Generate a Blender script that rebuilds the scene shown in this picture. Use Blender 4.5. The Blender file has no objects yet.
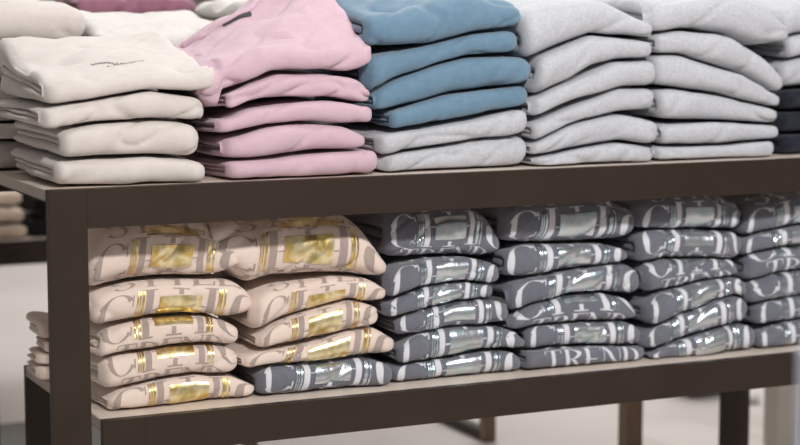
import bpy, math, random
import numpy as np
from mathutils import Matrix, Vector

# ---------------------------------------------------------------- camera
SC = bpy.context.scene
COL = SC.collection
F_PX, CX, CY, HOR = 1840.0, 400.0, 222.5, 9.0
pit = math.atan((CY - HOR) / F_PX)
Fh = np.array([.429, .903, 0.0]); Fh /= np.linalg.norm(Fh)
Rv = np.array([Fh[1], -Fh[0], 0.0])
Fv = Fh * math.cos(pit) + np.array([0, 0, -math.sin(pit)])
Uv = Fh * math.sin(pit) + np.array([0, 0, math.cos(pit)])
TOP, LOW = 0.900, 0.449                     # heights of the two table tops


def ray(x, y):
    return Fv + Rv * (x - CX) / F_PX + Uv * (CY - y) / F_PX


CAM = np.array([0, 0, TOP]) - ray(48, 190.5) * 3.4


def on_v(x, y, v):                          # point of the photo on the upright plane Y = v
    d = ray(x, y); t = (v - CAM[1]) / d[1]
    return CAM + d * t


def on_z(x, y, z):                          # point of the photo at height z
    d = ray(x, y); t = (z - CAM[2]) / d[2]
    return CAM + d * t


cam = bpy.data.cameras.new('camera')
cam.sensor_width = 36; cam.lens = F_PX * 36 / 800
cam.dof.use_dof = True
cam.dof.focus_distance = 3.62
cam.dof.aperture_fstop = 2.4
cam.clip_end = 60
co = bpy.data.objects.new('camera', cam); COL.objects.link(co)
M4 = Matrix(((Rv[0], Uv[0], -Fv[0], CAM[0]), (Rv[1], Uv[1], -Fv[1], CAM[1]), (Rv[2], Uv[2], -Fv[2], CAM[2]), (0, 0, 0, 1)))
co.matrix_world = M4
SC.camera = co

# ---------------------------------------------------------------- light and exposure
SC.view_settings.view_transform = 'Standard'
SC.view_settings.look = 'None'
SC.view_settings.exposure = 0.0
SC.view_settings.gamma = 1.0
SC.view_settings.use_curve_mapping = False
w = bpy.data.worlds.new('world'); SC.world = w; w.use_nodes = True
w.node_tree.nodes['Background'].inputs[0].default_value = (1.0, .965, .94, 1)
w.node_tree.nodes['Background'].inputs[1].default_value = 0.22


def area(name, loc, target, size, power, col, sy=None):
    l = bpy.data.lights.new(name, 'AREA'); l.energy = power; l.color = col
    l.shape = 'RECTANGLE'; l.size = size; l.size_y = sy or size
    o = bpy.data.objects.new(name, l); COL.objects.link(o)
    o.location = loc
    o.rotation_euler = (Vector(target) - Vector(loc)).to_track_quat('-Z', 'Y').to_euler()
    return o


area('shop_spotlight', (0.1, -3.3, 3.1), (0.8, 0.1, 0.8), 0.22, 112, (1.0, .965, .93))
area('shop_spotlight', (2.3, -3.3, 3.1), (1.4, 0.1, 0.8), 0.22, 66, (.97, .98, 1.0))
area('ceiling_panel', (0.9, 0.2, 3.0), (0.9, 0.4, 0.9), 2.4, 30, (1.0, .98, .96))
area('back_floor_fill', (2.6, 3.6, 3.1), (2.4, 3.0, 0), 3.6, 175, (1.0, .97, .95))  # unseen fill light added to brighten the floor at the back


# ---------------------------------------------------------------- materials
def lin(r, g, b):
    f = lambda c: ((c / 255 + .055) / 1.055) ** 2.4 if c / 255 > .04045 else c / 255 / 12.92
    return (f(r), f(g), f(b), 1)


def newmat(name):
    m = bpy.data.materials.new(name); m.use_nodes = True
    return m, m.node_tree, m.node_tree.nodes['Principled BSDF']


def tex(nt, scale, detail=3, rough=.5, stretch=None):
    tc = nt.nodes.new('ShaderNodeTexCoord'); mp = nt.nodes.new('ShaderNodeMapping')
    if stretch: mp.inputs['Scale'].default_value = stretch
    n = nt.nodes.new('ShaderNodeTexNoise'); n.inputs['Scale'].default_value = scale
    n.inputs['Detail'].default_value = detail; n.inputs['Roughness'].default_value = rough
    nt.links.new(tc.outputs['Object'], mp.inputs[0]); nt.links.new(mp.outputs[0], n.inputs['Vector'])
    return n


def mix_ramp(nt, n, c0, c1, p0=.35, p1=.65):
    r = nt.nodes.new('ShaderNodeValToRGB')
    r.color_ramp.elements[0].color = c0; r.color_ramp.elements[0].position = p0
    r.color_ramp.elements[1].color = c1; r.color_ramp.elements[1].position = p1
    nt.links.new(n.outputs['Fac'], r.inputs[0])
    return r


def fabric(name, rgb, var=6, sheen=.25, mottle=60, bump=.25):
    m, nt, b = newmat(name)
    lo = lin(*[max(0, c - var) for c in rgb]); hi = lin(*[min(255, c + var) for c in rgb])
    r = mix_ramp(nt, tex(nt, mottle, 4), lo, hi)
    nt.links.new(r.outputs[0], b.inputs['Base Color'])
    b.inputs['Roughness'].default_value = .92
    b.inputs['Specular IOR Level'].default_value = .15
    b.inputs['Sheen Weight'].default_value = sheen
    b.inputs['Sheen Roughness'].default_value = .6
    bp = nt.nodes.new('ShaderNodeBump'); bp.inputs['Strength'].default_value = bump
    bp.inputs['Distance'].default_value = .0015
    nt.links.new(tex(nt, 420, 2).outputs['Fac'], bp.inputs['Height'])
    b2 = nt.nodes.new('ShaderNodeBump'); b2.inputs['Strength'].default_value = .18
    b2.inputs['Distance'].default_value = .004
    nt.links.new(tex(nt, 38, 3).outputs['Fac'], b2.inputs['Height'])
    nt.links.new(bp.outputs[0], b2.inputs['Normal'])
    nt.links.new(b2.outputs[0], b.inputs['Normal'])
    return m


def foil(name, cols, rough=.22):
    m, nt, b = newmat(name)
    n = tex(nt, 22, 2)
    r = nt.nodes.new('ShaderNodeValToRGB')
    while len(r.color_ramp.elements) < len(cols): r.color_ramp.elements.new(.5)
    for i, c in enumerate(cols):
        r.color_ramp.elements[i].position = .28 + .44 * i / (len(cols) - 1)
        r.color_ramp.elements[i].color = lin(*c)
    nt.links.new(n.outputs['Fac'], r.inputs[0]); nt.links.new(r.outputs[0], b.inputs['Base Color'])
    b.inputs['Metallic'].default_value = .9; b.inputs['Roughness'].default_value = rough
    bp = nt.nodes.new('ShaderNodeBump'); bp.inputs['Strength'].default_value = .4
    bp.inputs['Distance'].default_value = .005
    nt.links.new(tex(nt, 34, 3, .55, (1.6, 1, .7)).outputs['Fac'], bp.inputs['Height'])
    nt.links.new(bp.outputs[0], b.inputs['Normal'])
    return m


def plain(name, rgb, rough=.5, metal=0.0, var=0, scale=20, stretch=None):
    m, nt, b = newmat(name)
    if var:
        lo = lin(*[max(0, c - var) for c in rgb]); hi = lin(*[min(255, c + var) for c in rgb])
        r = mix_ramp(nt, tex(nt, scale, 4, .5, stretch), lo, hi); nt.links.new(r.outputs[0], b.inputs['Base Color'])
    else:
        b.inputs['Base Color'].default_value = lin(*rgb)
    b.inputs['Roughness'].default_value = rough; b.inputs['Metallic'].default_value = metal
    return m


MT = dict(
    cream=fabric('cream_jersey', (199, 191, 186), var=2),
    white=fabric('white_jersey', (202, 197, 193), var=3),
    pink=fabric('pink_jersey', (194, 165, 176), var=2),
    blue=fabric('blue_jersey', (97, 126, 147), var=3),
    slate=fabric('slate_jersey', (96, 104, 128)),
    grey=fabric('light_grey_marl', (178, 179, 184), var=6, mottle=150),
    navy=fabric('navy_jersey', (28, 32, 42), sheen=.1),
    black=fabric('black_jersey', (20, 19, 20), sheen=.1),
    mauve=fabric('mauve_jersey', (146, 98, 116)),
    beige=fabric('beige_jersey', (186, 168, 150)),
    oat=fabric('oat_jersey', (220, 202, 190), var=2),
    char=fabric('slate_grey_jersey', (104, 106, 116), var=3),
    taupe=fabric('taupe_print', (164, 148, 140), var=4),
    whitep=fabric('white_print', (208, 209, 214), var=3),
    gold=foil('gold_foil', [(238, 212, 150), (214, 182, 104), (246, 232, 190), (204, 186, 120)], .3),
    silver=foil('silver_foil', [(204, 218, 222), (192, 206, 212), (212, 212, 216), (198, 216, 216)], .27),
    bronze=plain('dark_bronze_metal', (45, 33, 25), .42, .0, 2, 9),
    bronze2=plain('brown_metal', (120, 98, 78), .5, .0, 3, 60),
    board=plain('pale_laminate', (214, 200, 188), .35, 0, 3, 30),
    edge=plain('board_edging', (176, 162, 152), .5, 0, 3, 30),
    darktext=plain('dark_grey_ink', (96, 92, 96), .8),
    tag=plain('dark_label_weave', (58, 56, 62), .8),
    taupepost=plain('greige_paint', (176, 168, 158), .6, 0, 3, 5),
    bluegrey=plain('pale_grey_plastic', (176, 178, 190), .5),
)


MT['bronze'].node_tree.nodes['Principled BSDF'].inputs['Specular IOR Level'].default_value = .32

# ---------------------------------------------------------------- small helpers
def tag(o, label=None, cat=None, group=None, kind=None):
    if label: o['label'] = label
    if cat: o['category'] = cat
    if group: o['group'] = group
    if kind: o['kind'] = kind
    return o


def empty(name, loc):
    o = bpy.data.objects.new(name, None); o.empty_display_size = .05
    o.location = loc; COL.objects.link(o); return o


def link_mesh(name, V, Fc, m, parent=None, smooth=True):
    V = np.asarray(V, float)
    off = np.array(parent.location) if parent else V.min(0) * .5 + V.max(0) * .5
    if not parent: off[2] = V[:, 2].min()
    me = bpy.data.meshes.new(name)
    me.from_pydata((V - off).tolist(), [], [tuple(int(i) for i in f) for f in Fc])
    if smooth: me.polygons.foreach_set('use_smooth', [True] * len(me.polygons))
    me.materials.append(m); me.update()
    o = bpy.data.objects.new(name, me); COL.objects.link(o)
    if parent: o.parent = parent
    else: o.location = off
    return o


def box_data(x0, x1, y0, y1, z0, z1, b=.0015):
    """chamfered box"""
    V = []; Fc = []
    c = [(x0, x1), (y0, y1), (z0, z1)]
    idx = {}
    for i in (0, 1):
        for j in (0, 1):
            for k in (0, 1):
                p = [c[0][i], c[1][j], c[2][k]]
                s = [1 if i == 0 else -1, 1 if j == 0 else -1, 1 if k == 0 else -1]
                for a in range(3):
                    q = [p[t] + (0 if t == a else s[t] * b) for t in range(3)]
                    idx[(i, j, k, a)] = len(V); V.append(q)
    def g(i, j, k, a): return idx[(i, j, k, a)]
    for s in (0, 1):
        Fc.append([g(s, 0, 0, 0), g(s, 1, 0, 0), g(s, 1, 1, 0), g(s, 0, 1, 0)][:: 1 if s else -1])
        Fc.append([g(0, s, 0, 1), g(0, s, 1, 1), g(1, s, 1, 1), g(1, s, 0, 1)][:: 1 if s else -1])
        Fc.append([g(0, 0, s, 2), g(1, 0, s, 2), g(1, 1, s, 2), g(0, 1, s, 2)][:: 1 if s else -1])
    for s in (0, 1):
        for t in (0, 1):
            Fc.append([g(s, t, 0, 0), g(s, t, 1, 0), g(s, t, 1, 1), g(s, t, 0, 1)])
            Fc.append([g(s, 0, t, 0), g(s, 1, t, 0), g(s, 1, t, 2), g(s, 0, t, 2)])
            Fc.append([g(0, s, t, 1), g(1, s, t, 1), g(1, s, t, 2), g(0, s, t, 2)])
            for r in (0, 1): Fc.append([g(s, t, r, 0), g(s, t, r, 1), g(s, t, r, 2)])
    return V, Fc


def boxes(name, lst, m, parent=None, b=.0015):
    V = []; Fc = []
    for bx in lst:
        v, f = box_data(*bx, b=b); n = len(V); V += v; Fc += [[i + n for i in q] for q in f]
    return link_mesh(name, V, Fc, m, parent, smooth=False)


# vectorised value noise
_rs = np.random.RandomState(7)
_LAT = _rs.rand(64, 64, 64) * 2 - 1


def vnoise(x, y, z):
    x, y, z = np.broadcast_arrays(np.asarray(x, float), np.asarray(y, float), np.asarray(z, float))
    xi, yi, zi = np.floor(x).astype(int), np.floor(y).astype(int), np.floor(z).astype(int)
    fx, fy, fz = x - xi, y - yi, z - zi
    fx, fy, fz = [t * t * t * (t * (6 * t - 15) + 10) for t in (fx, fy, fz)]
    out = 0
    for a in (0, 1):
        for b in (0, 1):
            for c in (0, 1):
                wgt = (fx if a else 1 - fx) * (fy if b else 1 - fy) * (fz if c else 1 - fz)
                out = out + wgt * _LAT[(xi + a) % 64, (yi + b) % 64, (zi + c) % 64]
    return out


# ---------------------------------------------------------------- the folded garment
class Garment:
    """One folded sweatshirt. Its front outline is a top and a bottom curve, its cloth a U-fold of thick layers."""

    def __init__(s, top, bot, v0, uL, uR, L=.27, seed=0, rise=0.0, riseL=1.0, table=0.0, tl=.45, wr=1.0, th=.19,
                 cap=None):
        s.top = np.array(top, float); s.bot = np.array(bot, float)      # (u, z)
        s.v0, s.uL, s.uR, s.L, s.seed, s.rise, s.table = v0, uL, uR, L, seed * 3.37, rise, table
        s.ks = 0.0; s.riseL = riseL; s.free = False; s.flare = 0.0; s.W = uR - uL; s.tl = tl; s.wr = wr; s.th = th; s.cap = cap
        g = np.linspace(uL, uR, 81)
        k = np.hanning(13); k /= k.sum()
        sm = lambda a: np.convolve(np.pad(a, 6, mode='edge'), k, 'valid')
        s.g = g
        s.zt = sm(np.interp(g, s.top[:, 0], s.top[:, 1])); s.zb = sm(np.interp(g, s.bot[:, 0], s.bot[:, 1]))
        s.h0 = float(np.mean(np.maximum(s.zt - s.zb, .012)))
        s.A = math.pi * .5 * s.h0

    def P(s, u, l, n, extra=0.0):
        """u along the width, l arc length from the front-most line (positive = under), n offset as a share of the height"""
        u, l, n = np.broadcast_arrays(np.asarray(u, float), np.asarray(l, float), np.asarray(n, float))
        uc = np.clip(u, s.uL, s.uR)
        zt = np.interp(uc, s.g, s.zt); zb = np.interp(uc, s.g, s.zb)
        h = np.maximum(zt - zb, .008); mid = (zt + zb) / 2
        rr = .5 * s.h0 + .006
        t = np.clip((uc - (s.uR - rr)) / rr, 0, 1); tap = .30 + .70 * np.sqrt(1 - t * t)
        t2 = np.clip(((s.uL + rr) - uc) / rr, 0, 1); tap2 = s.tl + (1 - s.tl) * np.sqrt(1 - t2 * t2)
        h = h * tap * tap2
        A2 = s.A / 2
        sg = np.sign(l); al = np.abs(l)
        phi = np.clip(al / A2, 0, 1) * math.pi / 2
        rc = .5 - s.th
        sn = np.sin(phi) ** .85; cs = np.maximum(np.cos(phi), 0) ** .85
        arc = al < A2
        back = np.maximum(al - A2, 0)
        wv = .5 - sg * (rc + n) * sn
        vo = .5 - (rc + n) * cs
        # plan rounding of the two front corners
        rL, rR = .022, .038
        q = np.clip(((s.uL + rL) - uc) / rL, 0, 1); q2 = np.clip((uc - (s.uR - rR)) / rR, 0, 1)
        vf = s.v0 + rL * (1 - np.sqrt(1 - q * q)) + rR * (1 - np.sqrt(np.maximum(1 - q2 * q2, 0)))
        vf = vf + .006 * vnoise(uc * 9, s.seed, 3.3)
        v = vf + h * vo + back
        dep = np.clip((v - s.v0) / .30, 0, 1.2); rs_ = s.riseL + (1 - s.riseL) * np.clip((uc - s.uL) / s.W * 1.35, 0, 1) ** 1.6
        z = mid - h / 2 + h * wv + s.rise * rs_ * dep * np.clip(wv, 0.0, 1) + .005 * s.wr * vnoise(uc * 8, v * 9, s.ks + 9) * np.clip(dep * 2, 0, 1)
        # soft folds and creases along the normal
        d = .0058 * s.wr * vnoise(uc * 10 + l * 5 + s.seed, l * 13, s.seed + 1)
        rid = 1 - np.abs(vnoise(uc * 11 + l * 15 + s.seed, l * 7 - uc * 4, s.seed + 5)) * 2.6
        d = d - .0050 * s.wr * np.clip(rid, 0, 1) ** 2
        d = d + +.0010 * s.wr * vnoise(uc * 34, l * 28 + s.seed, s.seed + 2)
        touch = np.where(arc, sn ** 4, 1.0) * np.where((sg < 0) & s.free, 0, 1)
        d = d * (1 - .80 * touch) - .0022 * s.wr * touch
        d = d + extra
        z = z - sg * np.where(arc, sn, 1.0) * d * (np.where(n >= 0, 1, .0))
        v = v - np.where(arc, cs, 0) * d * (np.where(n >= 0, 1, .0))
        z = np.maximum(z, s.table + .0006)
        if s.cap: z = np.minimum(z, s.cap)
        return np.stack([u, v, z], -1)

    def sweep(s, th, shell, uL, uR, nu, lmax, lmin=None, dn=0.0, vshift=0.0, ragged=.012):
        """closed slab: ring (u, n) swept along l"""
        step = .0055
        nl = max(14, int(2 * lmax / step)); ls = np.linspace(-lmax, lmax, nl)
        r = th * s.h0
        us = np.linspace(0, 1, nu); caps = np.linspace(0, math.pi, 7)[1:-1]
        V = []
        for i, l in enumerate(ls):
            rg = ragged * float(vnoise(l * 6 + s.seed, s.seed, .5 + 10 * th))
            tq = min(1.0, max(0.0, (abs(l) - (lmax - .035)) / .035)); rg += .030 * (1 - math.sqrt(1 - .98 * tq * tq))
            rg -= s.flare * min(1.0, max(0.0, (-l - s.A / 2) / s.L))
            a, b = uL + r + rg, uR - r
            e = min(i, nl - 1 - i)
            k = (.45, .8, .95)[e] if e < 3 else 1.0
            ring = [(a + (b - a) * t, th * k) for t in us]
            ring += [(b + r * math.sin(c), th * math.cos(c) * k) for c in caps]
            ring += [(a + (b - a) * t, -th * k) for t in us[::-1]]
            ring += [(a - r * math.sin(c), -th * math.cos(c) * k) for c in caps]
            ring = np.array(ring)
            V.append(s.P(ring[:, 0], np.full(len(ring), l), ring[:, 1] + shell))
        m = len(V[0]); V = np.concatenate(V)
        V[:, 1] += vshift
        Fc = []
        for i in range(nl - 1):
            for j in range(m):
                k = (j + 1) % m
                Fc.append((i * m + j, (i + 1) * m + j, (i + 1) * m + k, i * m + k))
        Fc.append(tuple(range(m))); Fc.append(tuple(range((nl - 1) * m, nl * m))[::-1])
        return V, Fc

    def build(s, name, m, inner=True, nu=64, parent=None, lining=None):
        lm = s.A / 2 + s.L
        V, Fc = s.sweep(s.th, 0.0, s.uL, s.uR, nu, lm)
        if inner:
            rs = random.Random(s.seed)
            V2, F2 = s.sweep(max(.5 - 2 * s.th - .012, .03), -(.5 - s.th) + .01, s.uL + rs.uniform(.001, .007),
                             s.uR - .02, nu // 2, lm - .02, vshift=.006, ragged=.006)
            if lining:
                V2[:, 0] -= .010
                o = link_mesh(name, V, Fc, m, parent); link_mesh('lining', V2, F2, lining, o); return o
            n = len(V); V = np.concatenate([V, V2]); Fc = Fc + [tuple(i + n for i in f) for f in F2]
        return link_mesh(name, V, Fc, m, parent)


# ------------------------------------------------ printed lettering, in units: x = share of garment width, y = cm down
def strip(pts, wid, horiz=None):
    """polyline with widths -> (left, right) point rows"""
    return ('s', pts, wid)


def stroke_letters(txt, x0, x1, y0, y1, th, tn):
    """high-contrast serif capitals; th / tn = thick and thin stroke in x shares"""
    out = []
    W = x1 - x0; H = y1 - y0
    def bar(xa, ya, xb, yb, w): out.append(('line', xa, ya, xb, yb, w))
    n = len(txt); gap = .16
    cw = W / n
    for i, c in enumerate(txt):
        a = x0 + cw * i + cw * gap / 2; b = a + cw * (1 - gap); m = (a + b) / 2; yy = (y0 + y1) / 2
        hs = tn * 30                                    # thin stroke in cm
        if c == 'T': bar(m, y0, m, y1, th); out.append(('h', a, b, y0, hs)); out.append(('h', m - th, m + th, y1, hs)); out.append(('line', a, y0, a, y0 + H * .2, tn)); out.append(('line', b, y0, b, y0 + H * .2, tn))
        elif c == 'E' or c == 'L' or c == 'R' or c == 'D':
            bar(a + th * .8, y0, a + th * .8, y1, th); out.append(('h', a, a + 1.7 * th, y1, hs)); out.append(('h', a, a + 1.7 * th, y0, hs))
            if c == 'E': out += [('h', a, b, y0, hs), ('h', a, b, y1, hs), ('h', a, b - .25 * (b - a), yy, hs), ('line', b, y0, b, y0 + H * .2, tn), ('line', b, y1 - H * .25, b, y1, tn * 1.5)]
            if c == 'L': out += [('h', a, b, y1, hs), ('line', b, y1 - H * .25, b, y1, tn * 1.5)]
            if c == 'R': out += [('arc', a + th, yy - H * .25, (b - a - th), H * .25, -90, 90, th, tn), ('line', m, yy, b, y1, th)]
            if c == 'D': out += [('arc', a + th, yy, (b - a - th), H * .5, -90, 90, th, tn)]
        elif c == 'N': out += [('line', a, y0, a, y1, tn), ('line', b, y0, b, y1, tn), ('line', a, y0, b, y1, th), ('h', a - th * .4, a + th * .5, y1, hs), ('h', b - th * .5, b + th * .4, y0, hs)]
        elif c == 'Y': out += [('line', a, y0, m, yy, th), ('line', b, y0, m, yy, tn), ('line', m, yy, m, y1, th), ('h', a - .4 * th, a + th * .8, y0, hs), ('h', b - .5 * th, b + .4 * th, y0, hs), ('h', m - .8 * th, m + .8 * th, y1, hs)]
        elif c == 'S': out += [('arc', m, y0 + H * .26, (b - a) * .5, H * .26, -20, -250, th * .8, tn * 1.5), ('arc', m, y1 - H * .26, (b - a) * .5, H * .26, -70, 160, th * .8, tn * 1.5)]
        elif c == 'C': out.append(('arc', m, yy, (b - a) * .5, H * .5, -35, -325, th * 1.0, tn * 1.2))
    return out


def rows_of(el, wm):
    """element -> arrays left(x,y), right(x,y), x in shares and y in cm; wm = garment width in cm"""
    k = el[0]
    if k == 'line':
        _, xa, ya, xb, yb, w = el
        n = max(3, int(math.hypot((xb - xa) * wm, yb - ya) / .45) + 1)
        t = np.linspace(0, 1, n); x = xa + (xb - xa) * t; y = ya + (yb - ya) * t
        return np.stack([x - w / 2, y], 1), np.stack([x + w / 2, y], 1), 4 if w > .015 else 2
    if k == 'h':
        _, xa, xb, y, w = el
        n = max(3, int((xb - xa) * wm / .45) + 1)
        x = np.linspace(xa, xb, n)
        return np.stack([x, np.full(n, y - w / 2)], 1), np.stack([x, np.full(n, y + w / 2)], 1), 2
    if k == 'rect':
        _, xa, xb, ya, yb = el
        n = max(3, int((yb - ya) / .4)); y = np.linspace(ya, yb, n)
        return np.stack([np.full(n, xa), y], 1), np.stack([np.full(n, xb), y], 1), max(2, int((xb - xa) * wm / .4))
    if k == 'arc':
        _, cx, cy, rx, ry, a0, a1, th, tn = el
        n = 26; a = np.radians(np.linspace(a0, a1, n))
        w = tn + (th - tn) * np.abs(np.cos(a)) ** 1.3
        ox = cx + rx * np.cos(a); oy = cy + ry * np.sin(a)
        f = w / np.maximum(rx, .001)
        ix = cx + (rx - w) * np.cos(a); iy = cy + (ry - w * wm * .35) * np.sin(a)
        return np.stack([ox, oy], 1), np.stack([ix, iy], 1), 4


def decal(g, els, name, m, parent, off, lift, lim=.06):
    """lay print elements on the garment's outer face; off = cm from the front-most line to the print's origin"""
    V = []; Fc = []
    wm = g.W * 100
    lmax = g.A / 2 + g.L - .015
    for el in els:
        A, B, nc = rows_of(el, wm)
        n = len(A); base = len(V)
        for j in range(nc + 1):
            Q = A + (B - A) * j / nc
            Q = Q.copy(); Q[:, 0] += .012 * vnoise(Q[:, 1] * .25, g.seed, 8.1) + g.shear * Q[:, 1]
            for q in Q: V.append(q)
        for j in range(nc):
            for i in range(n - 1):
                a = base + j * n + i
                q = (a, a + 1, a + n + 1, a + n)
                xs = [V[t][0] for t in q]; ls = [V[t][1] / 100 + off / 100 for t in q]
                if min(xs) < .03 or max(xs) > .965 or max(ls) > g.A / 2 + .012 or min(ls) < -g.A / 2 - lim: continue
                Fc.append(q)
    if not Fc: return None
    V = np.array(V)
    P = g.P(g.uL + V[:, 0] * g.W, V[:, 1] / 100 + off / 100, np.full(len(V), g.th), extra=lift)
    used = sorted({i for f in Fc for i in f}); mp = {u: i for i, u in enumerate(used)}
    return link_mesh(name, P[used], [tuple(mp[i] for i in f) for f in Fc], m, parent)


def prints(g, o, ink, foilm, off, hC=7.3, foil_label='gold', crown=False):
    g.shear = .004 * math.sin(g.seed * 1.7)
    y0, y1 = -hC / 2, hC / 2
    hs = .22
    els = [('arc', .145, 0, .12, hC / 2, -40, -320, .052, .010),
           ('line', .235, y0 + .6, .235, y0 + 2.3, .008), ('line', .235, y1 - 2.5, .235, y1 - .7, .010)]
    for x in (.335, .715):
        els += [('line', x, y0, x, y1, .043), ('h', x - .045, x + .045, y0, hs), ('h', x - .045, x + .045, y1, hs)]
    els += [('h', .36, .69, 0, .2), ('line', .525, y0, .525, y0 + 1.2, .030), ('line', .525, y1 - 1.1, .525, y1, .030),
            ('h', .47, .58, y0, hs), ('h', .47, .58, y1, hs)]
    els += [('arc', .96, 0, .125, hC / 2, -60, -300, .055, .010)]
    els += stroke_letters('TREND', .14, .90, y1 + .6, y1 + 5.2, .030, .006)
    els += stroke_letters('STYLE', .10, .90, y0 - 6.0, y0 - 1.0, .030, .006)
    decal(g, els, 'lettering', ink, o, off, .0009)
    fe = [('rect', .395, .660, y0 + hC * .20, y0 + hC * .80)]
    for x, w_ in ((.262, .008), (.277, .008), (.296, .014), (.768, .024), (.796, .010)): fe.append(('line', x, y0 + .1, x, y1 - .1, w_))
    if crown:
        for k, (a, b) in enumerate(((.36, .70), (.38, .68), (.34, .72), (.42, .64), (.46, .60))): fe.append(('h', a, b, y0 - .5 - .55 * k, .34))
        fe.append(('rect', .45, .58, y0 - 2.4, y0 - .6))
    decal(g, fe, 'foil_print', foilm, o, off, .0016)


HS = {}


def stack(key, table, mat_default, items, D=.31, v0=None, group=None, cap=None):
    if table < .5 and D > .28: D = .28
    prev = {'B': 'A', 'C': 'B', 'D': 'C', 'E': 'D', 'F': 'E', 'H': 'G', 'I': 'H', 'J': 'I', 'K': 'J', 'L': 'K'}.get(key)
    """items bottom to top: dict(top=[(x,y)..], bot=[(x,y)..], l=, r=, ...) in photo coordinates, placed where the stack stands"""
    b0 = items[0]['bot']
    if v0 is None:
        vs = [on_z(x, y, table)[1] for x, y in b0]
        v0 = float(np.clip(np.mean(vs) - .045, .024 if table > .5 else .056, .05 if table > .5 else .10))
    for i, it in enumerate(items):
        dv = it.get('dv', 0); vv = v0 + dv
        T = [on_v(x, y, vv + .012) for x, y in it['top']]; B = [on_v(x, y, vv + .012) for x, y in it['bot']]
        uL = on_v(it['l'], 200, vv + .01)[0]; uR = on_v(it['r'], 200, vv + .02)[0]
        zb = [(p[0], p[2]) for p in B]
        if prev and not it.get('drape'):
            za, zc = np.mean([p[2] for p in B]), np.mean([p[2] for p in T])
            for pr_ in HS[prev]:
                h_ = pr_['g']; e_ = int(np.searchsorted(h_.g, h_.uR - .02))
                if h_.zb[e_] < zc + .004 and h_.zt[e_] > za - .004 and h_.uR < uL + .06: uL = max(uL, h_.uR - .002)
        if i == 0: zb = [(p[0], table + .0006) for p in B]
        g = Garment([(p[0], p[2]) for p in T], zb, vv, uL, uR, L=it.get('L', D + (.04 if key == 'A' else 0)), seed=it.get('seed', 11 * i + sum(map(ord, key))),
                    rise=it.get('rise', 0), riseL=it.get('riseL', 1.0), th=it.get('th', .185 + .04 * random.Random(it['l'] * 3 + i).random()), table=table, tl=it.get('tl', .85), wr=it.get('wr', 1.35 if table < .5 else 1.4), cap=cap)
        g.ks = float(sum(map(ord, key))); g.free = i == len(items) - 1; g.flare = it.get('flare', 0.0)
        if i:
            lo = items[i - 1]['g']; k_ = np.interp(g.g, lo.g, lo.zt)
            inside = (g.g > lo.uL) & (g.g < lo.uR)
            g.zb = np.where(inside, np.maximum(g.zb, k_ + .0006), g.zb); g.zt = np.maximum(g.zt, g.zb + .010)
        o = g.build(it.get('name', 'folded_sweatshirt'), MT[it.get('m', mat_default)], nu=it.get('nu', 64), lining=MT[it['lining']] if 'lining' in it else None)
        tag(o, it['label'], it.get('cat', 'sweatshirt'), group)
        if 'pr' in it:
            ink, fm = it['pr']
            prints(g, o, MT[ink], MT[fm], it.get('off', 0), crown=it.get('crown', False))
        it['g'] = g; it['o'] = o
    HS[key] = items
    return items


# ---------------------------------------------------------------- the room
fl_m, nt, b = newmat('polished_pale_floor')
r = mix_ramp(nt, tex(nt, 1.2, 4), lin(200, 192, 187), lin(210, 202, 197)); nt.links.new(r.outputs[0], b.inputs['Base Color'])
b.inputs['Roughness'].default_value = .35
floor = link_mesh('floor', [(-8, -6, 0), (10, -6, 0), (10, 12, 0), (-8, 12, 0)], [(0, 1, 2, 3)], fl_m, smooth=False)
tag(floor, kind='structure')
wall = boxes('wall_back', [(-8, 10, 11.9, 12.0, 0, 3.4)], plain('wall_paint', (206, 200, 196), .8, 0, 2, 2)); tag(wall, kind='structure')


# ---------------------------------------------------------------- tables
def table(u0, u1, v0, v1, ztop, bw, bh, name_label, th=.02, bt=.021):
    t = empty('display_table', ((u0 + u1) / 2, (v0 + v1) / 2, 0))
    tag(t, name_label, 'table', 'nested display tables')
    board = boxes('tabletop', [(u0 + .001, u1 - .001, v0 + th + .0005, v1 - th - .0005, ztop - bt, ztop - .0005)], MT['board'], t)
    boxes('board_edging', [(u0 - .0005, u0 + .0008, v0 + th + .001, v1 - th - .001, ztop - bt, ztop - .001)], MT['edge'], t, b=.0002)
    for a in (v0, v1 - th):
        boxes('frame_rail', [(u0 + bw, u1 - bw, a, a + th, ztop - bh, ztop)], MT['bronze'], t, b=.0004)
        for p in (u0, u1 - bw): boxes('leg', [(p, p + bw, a, a + th, 0, ztop)], MT['bronze'], t, b=.0004)
    for a in (u0 + .0015, u1 - .0215):
        boxes('side_rail', [(a, a + .02, v0 + th, v1 - th, ztop - bt - .004, ztop - bt)], MT['bronze'], t)
    return t


table(0.0, 2.45, 0.0, .78, TOP, .074, .0745, 'tall dark bronze display table with pale top carrying the plain sweatshirts')
table(.105, 2.056, .03, .65, LOW, .085, .0735, 'low dark bronze table nested under the tall one, carrying printed sweatshirts')

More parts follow.
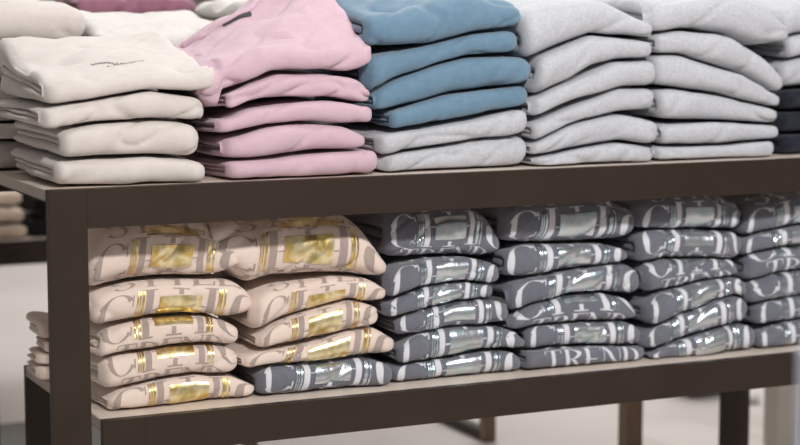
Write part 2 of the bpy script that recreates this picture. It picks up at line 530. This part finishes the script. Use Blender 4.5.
# ---------------------------------------------------------------- plain sweatshirts on the tall table
stack('A', TOP, 'cream', [
    dict(l=56, r=206, top=[(62, 160), (100, 157), (150, 156), (203, 160)], bot=[(60, 186), (100, 186), (150, 184), (205, 180)],
         label='plain cream sweatshirt at the very bottom of the leftmost front stack on the tall table'),
    dict(l=60, r=202, top=[(66, 128), (100, 122), (150, 120), (195, 122)], bot=[(66, 161), (100, 157), (150, 156), (200, 160)],
         label='cream sweatshirt second from the bottom of the leftmost front stack, left of the pink stack'),
    dict(l=44, r=208, top=[(48, 107), (100, 99), (150, 90), (207, 97)], bot=[(60, 130), (100, 123), (150, 120), (205, 124)],
         label='cream sweatshirt directly under the one with the small chest lettering'),
    dict(l=48, r=217, rise=.062, tl=.7, L=.35, top=[(50, 83), (100, 79), (150, 74), (190, 72), (218, 68)], bot=[(55, 107), (100, 99), (150, 90), (190, 92), (218, 88)],
         label='cream sweatshirt with tiny dark chest lettering on top of the leftmost front stack'),
], group='cream sweatshirts in the front left stack')
stack('B', TOP, 'pink', [
    dict(l=228, r=380, top=[(232, 160), (280, 157), (330, 152), (370, 149)], bot=[(235, 181), (300, 178), (378, 170)],
         label='pink sweatshirt at the bottom of the pink stack, resting on the tall table'),
    dict(l=226, r=368, top=[(230, 137), (275, 126), (310, 122), (345, 125), (362, 133)], bot=[(230, 160), (280, 156), (320, 151), (366, 150)],
         label='pink sweatshirt second from the bottom of the pink stack'),
    dict(l=218, r=374, top=[(228, 118), (250, 108), (300, 101), (330, 99), (370, 106)], bot=[(222, 135), (260, 128), (300, 122), (345, 124), (370, 124)],
         label='pink sweatshirt in the middle of the pink stack'),
    dict(l=222, r=373, wr=2.2, top=[(230, 92), (250, 82), (280, 72), (330, 72), (358, 76), (370, 86)], bot=[(230, 110), (262, 102), (290, 99), (330, 101), (371, 106)],
         label='rumpled pink sweatshirt second from the top of the pink stack'),
    dict(l=198, flare=.12, drape=1, r=374, rise=.150, riseL=.14, wr=2.0, tl=.8, L=.27, top=[(196, 70), (222, 62), (255, 52), (300, 46), (340, 44), (372, 44)],
         bot=[(196, 98), (215, 112), (230, 106), (245, 86), (270, 72), (310, 73), (352, 74), (372, 66)],
         label='pink sweatshirt with dark neck label draped over the top of the pink stack'),
], group='pink sweatshirts in the second front stack')
stack('C', TOP, 'blue', [
    dict(m='grey', l=384, r=529, top=[(385, 155), (430, 148), (470, 142), (525, 134)], bot=[(385, 172), (450, 168), (525, 161)],
         label='light grey sweatshirt at the very bottom of the stack topped by blue sweatshirts'),
    dict(m='grey', l=378, r=528, top=[(380, 133), (430, 127), (480, 118), (525, 108)], bot=[(385, 155), (430, 149), (470, 143), (525, 134)],
         label='light grey sweatshirt directly below the lowest blue sweatshirt'),
    dict(l=388, r=530, top=[(390, 112), (402, 107), (451, 94), (528, 84)], bot=[(392, 130), (443, 121), (490, 113), (528, 108)],
         label='blue sweatshirt lowest of the blue ones, lying on the light grey pair'),
    dict(l=374, r=531, top=[(376, 92), (390, 82), (431, 67), (471, 57), (520, 55)], bot=[(380, 112), (398, 107), (451, 94), (528, 84)],
         label='blue sweatshirt second from the bottom among the blue ones'),
    dict(l=370, r=519, top=[(372, 55), (400, 50), (431, 45), (471, 34), (516, 29)], bot=[(376, 95), (407, 81), (451, 64), (484, 56), (518, 54)],
         label='blue sweatshirt directly below the topmost blue one'),
    dict(l=366, r=522, lining='slate', rise=.06, tl=.8, top=[(366, 16), (400, 14), (431, 8), (471, 2), (520, 6)], bot=[(370, 48), (431, 45), (471, 35), (518, 27)],
         label='topmost blue sweatshirt, its loose edge hanging at the left'),
], group='sweatshirts in the third front stack')
stack('D', TOP, 'grey', [
    dict(l=536, r=653, top=[(544, 156), (581, 148), (621, 142), (652, 146)], bot=[(540, 166), (600, 163), (652, 160)],
         label='thin light grey sweatshirt at the bottom of the stack right of the blue one'),
    dict(l=532, r=657, top=[(534, 143), (581, 121), (621, 113), (656, 120)], bot=[(540, 157), (581, 148), (621, 142), (652, 146)],
         label='light grey sweatshirt second from bottom in the stack right of the blue one'),
    dict(l=523, r=654, top=[(524, 127), (581, 103), (621, 87), (652, 88)], bot=[(534, 146), (581, 121), (621, 113), (654, 110)],
         label='light grey sweatshirt third from bottom in the stack right of the blue one'),
    dict(l=526, r=654, top=[(528, 101), (581, 77), (613, 61), (652, 59)], bot=[(530, 121), (561, 106), (621, 87), (652, 87)],
         label='light grey sweatshirt third from top in the stack right of the blue one'),
    dict(l=518, r=650, top=[(524, 64), (553, 51), (593, 34), (648, 40)], bot=[(528, 101), (561, 87), (593, 67), (621, 60), (650, 58)],
         label='light grey sweatshirt second from top in the stack right of the blue one'),
    dict(l=516, r=650, rise=.04, top=[(520, 28), (532, 16), (561, 8), (600, 4), (621, 8), (648, 24)], bot=[(520, 64), (553, 52), (589, 36), (629, 36), (648, 39)],
         label='light grey sweatshirt topmost in the stack right of the blue one'),
], group='light grey sweatshirts in the fourth front stack')
stack('E', TOP, 'grey', [
    dict(l=654, r=773, top=[(657, 146), (720, 144), (772, 140)], bot=[(657, 160), (765, 155)],
         label='thin light grey sweatshirt at the bottom of the stack left of the navy pile'),
    dict(l=656, r=778, top=[(657, 124), (720, 121), (776, 124)], bot=[(657, 146), (720, 144), (772, 140)],
         label='light grey sweatshirt second from bottom, beside the navy pile'),
    dict(l=652, r=777, top=[(657, 90), (675, 88), (720, 94), (776, 108)], bot=[(657, 120), (720, 121), (776, 124)],
         label='light grey sweatshirt third from bottom, its top sloping down towards the navy pile'),
    dict(l=648, r=779, top=[(652, 55), (684, 54), (742, 74), (776, 94)], bot=[(657, 87), (675, 88), (720, 94), (776, 107)],
         label='light grey sweatshirt third from top in the fifth front stack'),
    dict(l=645, r=780, top=[(648, 36), (684, 29), (729, 34), (765, 56), (778, 72)], bot=[(650, 54), (688, 55), (742, 74), (776, 94)],
         label='light grey sweatshirt second from top, drooping down at its right end'),
    dict(l=640, r=786, rise=.03, top=[(648, 8), (684, 0), (729, -4), (765, 6), (783, 26)], bot=[(648, 34), (697, 29), (729, 36), (760, 46), (783, 42)],
         label='light grey sweatshirt topmost in the fifth front stack'),
], group='light grey sweatshirts in the fifth front stack')
stack('F', TOP, 'navy', [
    dict(l=778, r=905, top=[(772, 134), (800, 133), (900, 128)], bot=[(772, 157), (880, 152)], nu=40,
         label='navy sweatshirt at the bottom of the pile at the right end of the tall table'),
    dict(l=776, r=902, top=[(772, 112), (800, 110), (900, 105)], bot=[(772, 134), (880, 128)], nu=40,
         label='navy sweatshirt in the middle of the three navy ones'),
    dict(l=780, r=902, top=[(772, 90), (800, 88), (900, 83)], bot=[(772, 112), (880, 106)], nu=40,
         label='navy sweatshirt topmost of the three, below the light grey ones'),
    dict(m='grey', l=778, r=900, top=[(780, 62), (800, 56), (900, 52)], bot=[(780, 88), (900, 80)], nu=40,
         label='light grey sweatshirt lying directly on the navy ones at the right edge'),
    dict(m='grey', l=782, r=900, top=[(780, 40), (800, 33), (900, 28)], bot=[(780, 62), (800, 56), (900, 52)], nu=40,
         label='light grey sweatshirt second above the navy ones at the right edge'),
    dict(m='grey', l=778, r=900, rise=.03, top=[(780, 10), (800, 4), (900, 0)], bot=[(780, 40), (800, 33), (900, 28)], nu=40,
         label='light grey sweatshirt topmost above the navy ones at the right edge'),
], group='sweatshirts at the right end of the tall table', v0=.09, D=.27)

# ---------------------------------------------------------------- printed sweatshirts on the low table
GP = ('taupe', 'gold'); SP = ('whitep', 'silver')
stack('G', LOW, 'oat', [
    dict(pr=GP, off=1.0, l=102, r=255, top=[(107, 400), (117, 391), (159, 380), (196, 374), (233, 375), (252, 383)], bot=[(107, 409), (134, 405), (196, 398), (248, 393)],
         label='cream sweatshirt with gold foil print at the bottom of the leftmost printed stack'),
    dict(pr=GP, off=-3.2, l=100, r=238, top=[(105, 358), (134, 353), (171, 346), (209, 344), (236, 348)], bot=[(106, 392), (134, 386), (171, 378), (196, 374), (236, 374)],
         label='cream gold-print sweatshirt second from bottom of the leftmost printed stack'),
    dict(pr=GP, off=-3.4, l=94, r=238, top=[(96, 335), (122, 325), (147, 318), (184, 315), (209, 316), (236, 323)], bot=[(100, 360), (134, 353), (184, 344), (236, 348)],
         label='cream gold-print sweatshirt in the middle of the leftmost printed stack'),
    dict(pr=GP, off=1.8, l=89, r=253, top=[(90, 296), (106, 290), (132, 283), (170, 279), (202, 279), (235, 280), (250, 290)], bot=[(96, 328), (122, 323), (150, 318), (184, 315), (225, 319), (250, 316)],
         label='cream gold-print sweatshirt second from top of the leftmost printed stack'),
    dict(pr=GP, off=1.6, crown=True, wr=1.5, rise=.005, l=86, r=241, top=[(90, 238), (110, 226), (150, 218), (200, 218), (225, 232), (239, 250)], bot=[(92, 294), (132, 284), (202, 279), (225, 276), (239, 268)],
         label='cream gold-print sweatshirt topmost of the leftmost printed stack'),
], group='cream printed sweatshirts in the left stack', cap=.868)
stack('H', LOW, 'oat', [
    dict(m='char', pr=SP, off=-1.0, l=250, r=393, top=[(254, 376), (270, 366), (311, 362), (365, 357), (392, 364)], bot=[(254, 395), (324, 388), (389, 381)],
         label='dark grey sweatshirt lying under the second stack of cream printed ones'),
    dict(pr=GP, off=1.0, l=242, r=397, top=[(245, 356), (262, 350), (311, 343), (351, 330), (376, 326), (392, 337)], bot=[(248, 370), (265, 366), (311, 362), (365, 356), (395, 354)],
         label='cream gold-print sweatshirt directly on the dark grey one in the second stack'),
    dict(pr=GP, off=.4, l=257, r=379, top=[(260, 334), (284, 320), (324, 307), (351, 299), (373, 304)], bot=[(260, 350), (289, 344), (338, 334), (377, 326)],
         label='narrow cream gold-print sweatshirt in the middle of the second printed stack'),
    dict(pr=GP, off=2.2, l=232, r=387, top=[(235, 318), (257, 294), (284, 283), (338, 277), (370, 278), (384, 288)], bot=[(238, 350), (257, 335), (284, 321), (338, 304), (384, 300)],
         label='cream gold-print sweatshirt second from top, slanting down at its left corner'),
    dict(pr=GP, off=.5, crown=True, drape=1, wr=1.6, l=212, r=387, top=[(214, 228), (240, 222), (300, 214), (350, 214), (370, 235), (384, 258)], bot=[(214, 258), (235, 272), (250, 288), (275, 278), (310, 277), (350, 276), (384, 280)],
         label='wide cream gold-print sweatshirt on top of the second printed stack'),
], group='printed sweatshirts in the second stack', cap=.868)
stack('I', LOW, 'char', [
    dict(pr=SP, off=.4, l=391, r=523, top=[(394, 366), (441, 359), (488, 351), (512, 350), (521, 356)], bot=[(394, 380), (441, 378), (488, 371), (521, 364)],
         label='dark grey silver-print sweatshirt at the bottom of the first all-grey stack'),
    dict(pr=SP, off=0, l=394, r=526, top=[(396, 347), (417, 335), (453, 327), (488, 325), (512, 328), (525, 338)], bot=[(398, 364), (441, 359), (488, 350), (523, 348)],
         label='dark grey silver-print sweatshirt second from bottom of the first all-grey stack'),
    dict(pr=SP, off=-1.4, l=387, r=511, top=[(389, 322), (417, 311), (453, 302), (488, 299), (504, 302)], bot=[(391, 339), (441, 331), (483, 325), (509, 321)],
         label='dark grey silver-print sweatshirt third from bottom of the first all-grey stack'),
    dict(pr=SP, off=0, l=375, r=497, top=[(377, 307), (398, 298), (429, 286), (464, 281), (493, 284)], bot=[(379, 320), (417, 311), (453, 303), (495, 299)],
         label='dark grey silver-print sweatshirt third from top of the first all-grey stack'),
    dict(pr=SP, off=.6, l=380, r=501, top=[(382, 276), (400, 265), (431, 258), (471, 257), (499, 263)], bot=[(384, 300), (421, 287), (451, 282), (499, 284)],
         label='dark grey silver-print sweatshirt second from top of the first all-grey stack'),
    dict(pr=SP, off=-1.0, l=366, r=502, top=[(370, 222), (385, 214), (410, 209), (471, 206), (488, 214), (500, 228)], bot=[(376, 262), (421, 257), (461, 256), (499, 258)],
         label='dark grey silver-print sweatshirt on top, right beside the wide cream one'),
], group='dark grey sweatshirts in the third printed stack', cap=.868)
stack('J', LOW, 'char', [
    dict(pr=SP, off=-6.2, l=517, r=648, top=[(521, 353), (557, 347), (602, 345), (643, 346)], bot=[(521, 367), (580, 362), (645, 355)],
         label='flat grey sweatshirt with its lowest print line showing, bottom of the fourth printed stack'),
    dict(pr=SP, off=.2, l=523, r=643, top=[(526, 331), (535, 326), (580, 323), (625, 320), (640, 328)], bot=[(533, 351), (569, 347), (625, 345), (643, 344)],
         label='dark grey silver-print sweatshirt second from bottom of the fourth printed stack'),
    dict(pr=SP, off=-3.4, l=508, r=638, top=[(510, 320), (535, 304), (569, 295), (602, 292), (625, 297), (636, 306)], bot=[(512, 332), (535, 326), (569, 323), (625, 320), (636, 320)],
         label='grey sweatshirt showing TREND below its foil in the fourth printed stack'),
    dict(pr=SP, off=.6, l=502, r=644, top=[(503, 295), (508, 284), (535, 277), (580, 269), (622, 262), (641, 268)], bot=[(510, 316), (535, 304), (569, 295), (602, 292), (643, 296)],
         label='dark grey silver-print sweatshirt third from top of the fourth printed stack'),
    dict(pr=SP, off=-.2, l=498, r=629, top=[(500, 252), (529, 244), (561, 244), (601, 243), (622, 247), (628, 253)], bot=[(506, 278), (531, 277), (561, 271), (601, 265), (626, 262)],
         label='dark grey silver-print sweatshirt second from top of the fourth printed stack'),
    dict(pr=SP, off=.6, l=493, r=636, top=[(496, 216), (502, 208), (541, 203), (601, 200), (630, 210)], bot=[(500, 243), (529, 244), (581, 243), (622, 240), (634, 236)],
         label='dark grey silver-print sweatshirt on top of the fourth printed stack'),
], group='dark grey sweatshirts in the fourth printed stack', cap=.868)
stack('K', LOW, 'char', [
    dict(pr=SP, off=.3, l=652, r=759, top=[(654, 353), (677, 341), (713, 330), (736, 323), (757, 326)], bot=[(654, 358), (701, 353), (757, 344)],
         label='dark grey silver-print sweatshirt slanting up to the right, bottom of the fifth printed stack'),
    dict(pr=SP, off=.2, l=648, r=751, top=[(651, 329), (677, 314), (713, 302), (736, 295), (750, 300)], bot=[(651, 350), (665, 346), (701, 334), (748, 322)],
         label='dark grey silver-print sweatshirt second from bottom of the fifth printed stack'),
    dict(pr=SP, off=0, l=637, r=749, top=[(640, 305), (665, 291), (701, 282), (736, 276), (747, 281)], bot=[(640, 326), (661, 324), (677, 315), (713, 302), (747, 297)],
         label='dark grey silver-print sweatshirt third from bottom of the fifth printed stack'),
    dict(pr=SP, off=-3.6, l=635, r=741, top=[(640, 268), (665, 259), (710, 257), (733, 259), (739, 266)], bot=[(642, 296), (677, 288), (724, 280), (739, 277)],
         label='grey sweatshirt with TREND peeking out below its foil in the fifth printed stack'),
    dict(pr=SP, off=-1.8, l=622, r=743, top=[(627, 238), (654, 230), (688, 228), (739, 232)], bot=[(634, 266), (663, 260), (710, 257), (741, 260)],
         label='dark grey silver-print sweatshirt second from top of the fifth printed stack'),
    dict(pr=SP, off=1.2, l=633, r=744, top=[(636, 205), (665, 198), (710, 195), (741, 206)], bot=[(638, 230), (688, 228), (741, 230)],
         label='dark grey silver-print sweatshirt on top of the fifth printed stack'),
], group='dark grey sweatshirts in the fifth printed stack', cap=.868)
stack('L', LOW, 'char', [
    dict(pr=SP, off=.2, l=756, r=858, top=[(762, 329), (800, 319), (858, 311)], bot=[(760, 343), (850, 334)],
         label='dark grey printed sweatshirt at the bottom of the stack cut by the right edge'),
    dict(pr=SP, off=.2, l=748, r=858, top=[(750, 306), (772, 300), (800, 295), (858, 290)], bot=[(757, 326), (800, 319), (858, 311)],
         label='dark grey printed sweatshirt second from bottom of the stack cut by the right edge'),
    dict(pr=SP, off=-2.4, l=750, r=858, top=[(753, 282), (775, 274), (800, 270), (858, 264)], bot=[(755, 304), (800, 296), (858, 290)],
         label='dark grey printed sweatshirt third from bottom of the stack cut by the right edge'),
    dict(pr=SP, off=-4.5, l=744, r=858, top=[(746, 256), (777, 247), (800, 245), (858, 240)], bot=[(754, 283), (800, 271), (858, 264)],
         label='dark grey printed sweatshirt third from top of the stack cut by the right edge'),
    dict(pr=SP, off=.4, l=742, r=858, top=[(744, 239), (777, 229), (800, 225), (858, 218)], bot=[(746, 256), (777, 248), (800, 245), (858, 240)],
         label='dark grey printed sweatshirt second from top of the stack cut by the right edge'),
    dict(pr=SP, off=1.4, l=744, r=858, top=[(746, 206), (777, 196), (800, 193), (858, 188)], bot=[(746, 237), (777, 229), (800, 225), (858, 218)],
         label='dark grey printed sweatshirt on top of the stack cut by the right edge'),
], group='dark grey sweatshirts in the stack at the right edge', cap=.868)

# ---------------------------------------------------------------- second row behind, on the tall table
def pile(key, table, mat, x0, x1, ys, v0, what, grp, L=.28, rise=0.0, names=None, nu=34, wr=1.3, slope=0.0, cat='sweatshirt'):
    it = []
    n = len(ys) - 1
    words = {0: 'bottom one of', n - 1: 'topmost of'}
    ords = ['', 'second from bottom of', 'third from bottom of', 'fourth from bottom of', 'fifth from bottom of', 'sixth from bottom of']
    for i in range(n):
        b, t = ys[i], ys[i + 1]; sl = slope * (x1 - x0)
        it.append(dict(l=x0 + random.Random(i * 7 + x0).uniform(-3, 3), r=x1 + random.Random(i + x0).uniform(-4, 4), L=L, nu=nu, wr=wr,
                       top=[(x0, t + 2), ((x0 + x1) / 2, t + sl / 2), (x1, t + 1 + sl)], bot=[(x0, b + 2), ((x0 + x1) / 2, b + sl / 2), (x1, b + 1 + sl)],
                       rise=rise if i == n - 1 else 0, cat=cat,
                       label=(words.get(i) or ords[i]) + ' ' + what))
        it[-1]['label'] = it[-1]['label'][0] + it[-1]['label'][1:]
    return stack(key, table, mat, it, v0=v0, group=grp)


pile('R', TOP, 'cream', -70, 92, [157, 140, 122, 100, 80, 58, 43, 0], .44, 'the cream back-row stack behind the cream front stack', 'cream sweatshirts in the back row')
pile('S', TOP, 'white', 100, 238, [155, 130, 104, 82, 60, 34], .45, 'the white back-row stack, left of and behind the pink stack', 'white sweatshirts in the back row', rise=.055)
pile('T', TOP, 'white', 246, 372, [150, 112, 74, 40, 0], .46, 'the white back-row stack hidden behind the pink stack', 'white sweatshirts behind the pink stack')
pile('U', TOP, 'grey', 512, 642, [139, 112, 84, 56, 28, -4], .46, 'the light grey back-row stack behind the fourth front stack', 'light grey sweatshirts in the back row, left', rise=.02, slope=-.03)
pile('V', TOP, 'grey', 648, 790, [134, 108, 82, 54, 26, -8], .46, 'the light grey back-row stack behind the fifth front stack', 'light grey sweatshirts in the back row, right', rise=.02, slope=-.03)
pile('M', LOW, 'oat', 36, 170, [384, 364, 351, 339, 317], .43, 'the cream stack behind, peeking out left of the thick dark leg', 'cream sweatshirts behind the table leg', L=.09)

# ---------------------------------------------------------------- details: chest lettering, neck label and collar
gA = HS['A'][3]['g']; oA = HS['A'][3]['o']; gA.shear = 0
rnd = random.Random(3)
els = []
for k in range(13):
    x = .34 + k * .024; y = -.25 * math.sin(k * .5) * .3
    els += [('line', x, -.6 + y, x + .004, .05 + y, .006), ('h', x, x + .018, .05 + y - rnd.uniform(0, .4), .22)]
for k in range(9): els.append(('h', .42 + k * .018, .434 + k * .018, .9 + rnd.uniform(-.05, .05), .28))
decal(gA, els, 'chest_lettering', MT['darktext'], oA, -gA.A * 50 - 8.0, .0012, lim=.3)

gB = HS['B'][4]['g']; oB = HS['B'][4]['o']; gB.shear = 0


def tube_on(g, name, m, parent, pts, r, lift=0.0):
    """tube that follows the garment's face through (x share, cm) points"""
    P = np.array(pts, float); n = len(P)
    t = np.linspace(0, n - 1, n * 6); X = np.interp(t, range(n), P[:, 0]); Y = np.interp(t, range(n), P[:, 1])
    k = np.hanning(7); k /= k.sum(); X = np.convolve(np.pad(X, 3, mode='edge'), k, 'valid'); Y = np.convolve(np.pad(Y, 3, mode='edge'), k, 'valid')
    c = g.P(g.uL + X * g.W, Y / 100, np.full(len(X), g.th), extra=lift)
    V = []; Fc = []; m_ = 10
    for i in range(len(c)):
        d = c[min(i + 1, len(c) - 1)] - c[max(i - 1, 0)]; d = d / (np.linalg.norm(d) + 1e-9)
        a = np.cross(d, [0, 0, 1.0]); a /= np.linalg.norm(a) + 1e-9; b_ = np.cross(a, d)
        for j in range(m_):
            q = 2 * math.pi * j / m_; V.append(c[i] + r * (a * math.cos(q) + b_ * math.sin(q)))
    for i in range(len(c) - 1):
        for j in range(m_):
            k2 = (j + 1) % m_; Fc.append((i * m_ + j, i * m_ + k2, (i + 1) * m_ + k2, (i + 1) * m_ + j))
    Fc.append(tuple(range(m_))[::-1]); Fc.append(tuple(range((len(c) - 1) * m_, len(c) * m_)))
    return link_mesh(name, V, Fc, m, parent)


lb = -(gB.A / 2 + gB.L) * 100
tube_on(gB, 'collar', MT['pink'], oB, [(.16, lb + 2.5), (.24, lb + 5.5), (.36, lb + 7), (.50, lb + 6.5), (.60, lb + 3.5), (.64, lb + 1)], .007, .003)
decal(gB, [('rect', .34, .50, -16, -13.8)], 'neck_label', MT['tag'], oB, lb + 22.5, .004, lim=.4)
decal(gB, [('rect', .57, .62, -16, -15.0)], 'size_tag', MT['tag'], oB, lb + 18.5, .009, lim=.4)
for k in range(3): decal(gB, [('h', .47 + .02 * j + .006 * k, .483 + .02 * j + .006 * k, -13 + k, .3) for j in range(5)], 'chest_lettering', MT['pink'], oB, 3.2, .0011, lim=.3)

# ---------------------------------------------------------------- background tables and what lies on them
tb = empty('display_table', (1.1, 1.6, 0))
tag(tb, 'tall slim-legged brown table far behind, its floor rail seen below the low table', 'table', 'background tables')
U0, U1, V0, V1 = .84, 1.605, 1.22, 2.02
boxes('tabletop', [(U0, U1, V0, V1, .86, .90)], MT['board'], tb)
for p in (U0, U1 - .036):
    for a in (V0, V1 - .036): boxes('leg', [(p, p + .036, a, a + .036, .0, .86)], MT['bronze2'], tb)
    boxes('floor_rail', [(p, p + .036, V0 + .036, V1 - .036, 0, .03)], MT['bronze'], tb)

tc_ = empty('display_table', (-.2, 2.4, 0))
tag(tc_, 'low dark table far behind at the left, carrying beige and black piles', 'table', 'background tables')
boxes('tabletop', [(-1.0, .80, 2.06, 2.75, .525, .548)], MT['board'], tc_)
for a in (2.04, 2.73): boxes('frame_rail', [(-.94, .76, a, a + .02, .478, .55)], MT['bronze'], tc_)
for p in (-1.0, .75):
    for a in (2.04, 2.73): boxes('leg', [(p, p + .06, a, a + .02, 0, .55)], MT['bronze'], tc_)

rk = empty('display_rack', (1.97, 1.05, 0))
tag(rk, 'brown metal rack upright behind, seen in the middle below the low table', 'rack')
ux = on_v(631, 420, .86)[0]
boxes('upright', [(ux - .026, ux + .026, .84, .885, .02, 1.0)], MT['bronze2'], rk)
boxes('foot', [(ux - .07, ux + .07, .80, .93, 0, .02)], MT['bronze2'], rk)
boxes('top_bar', [(ux - .03, ux + .03, .84, 1.25, 1.0, 1.03)], MT['bronze2'], rk)

px_ = on_v(777, 420, .84)[0]
po = boxes('post', [(px_ - .036, px_ + .036, .79, .86, 0, .86)], MT['taupepost'], b=.006)
tag(po, 'pale greige square post behind the dark right-hand leg', 'post')


def garm(key, tab, mat, v0, l, r, ys, label, name='folded_sweatshirt', cat='sweatshirt', group=None, rise=0, L=.25, wr=1.6):
    its = []
    for i in range(len(ys) - 1):
        its.append(dict(l=l + (i * 5) % 3, r=r - (i * 7) % 5, L=L, rise=rise if i == len(ys) - 2 else 0, wr=wr, nu=30, name=name, cat=cat,
                        top=[(l, ys[i + 1]), (r, ys[i + 1])], bot=[(l, ys[i]), (r, ys[i])], label=label[i]))
    stack(key, tab, mat, its, v0=v0, group=group)


garm('W', .548, 'beige', 2.10, -55, 27, [241, 224, 207, 190], ['blurred beige sweatshirt at the bottom of the far pile at the left edge', 'blurred beige sweatshirt in the middle of the far pile at the left edge',
     'blurred beige sweatshirt topmost of the far pile at the left edge'], group='beige pile on the far low table')
garm('X', .548, 'black', 2.10, 31, 108, [241, 218, 192], ['black sweatshirt lower of two in the dark far pile beside the beige one', 'black sweatshirt upper of two in the dark far pile beside the beige one'], group='black pile on the far low table')
mz = [.9, 0]
garm('Y', .90, 'mauve', 1.35, 78, 205, [118, 95, 70, 45, 18, -3], ['mauve sweatshirt, %s of the far pile behind the white garments' % w_ for w_ in ('bottom one', 'second from bottom', 'middle one', 'second from top', 'topmost')],
     group='mauve pile on the far tall table', wr=3)
garm('Z', .90, 'white', 1.45, 212, 330, [112, 80, 48, 12, -12], ['white sweatshirt, %s of the far pile right of the mauve one' % w_ for w_ in ('bottom one', 'second from bottom', 'second from top', 'topmost')],
     group='white pile on the far tall table', wr=2)

garm('bag', 0.0, 'black', 1.45, 690, 742, [402, 360], ['black soft bag lying on the floor behind the dark right-hand leg'], name='soft_bag', cat='bag', L=.12)
garm('shoe', 0.0, 'white', 1.30, 752, 766, [411, 394], ['small white and dark shoe on the floor beside the black bag'], name='shoe', cat='shoe', L=.2)
mt_ = boxes('dark_floor_patch', [(-1.2, .62, .9, 2.03, 0.0, .006)], plain('grey_floor_patch', (120, 118, 114), .9, 0, 4, 40), b=.002)  # thin dark grey slab that makes this area of floor darker
tag(mt_, 'dark grey patch on the floor at the lower left corner behind the tables', 'mat')

# blurred pale panel standing close to the camera at the right
q0 = CAM + ray(815, 420) * 2.15
fp = empty('stanchion', (q0[0], q0[1], 0))
tag(fp, 'out-of-focus pale grey post cut by the right edge in the foreground', 'post')
boxes('post', [(q0[0] - .024, q0[0] + .024, q0[1] - .016, q0[1] + .016, .012, .845)], MT['bluegrey'], fp, b=.008)
boxes('base', [(q0[0] - .12, q0[0] + .12, q0[1] - .12, q0[1] + .12, 0, .012)], MT['bluegrey'], fp, b=.003)
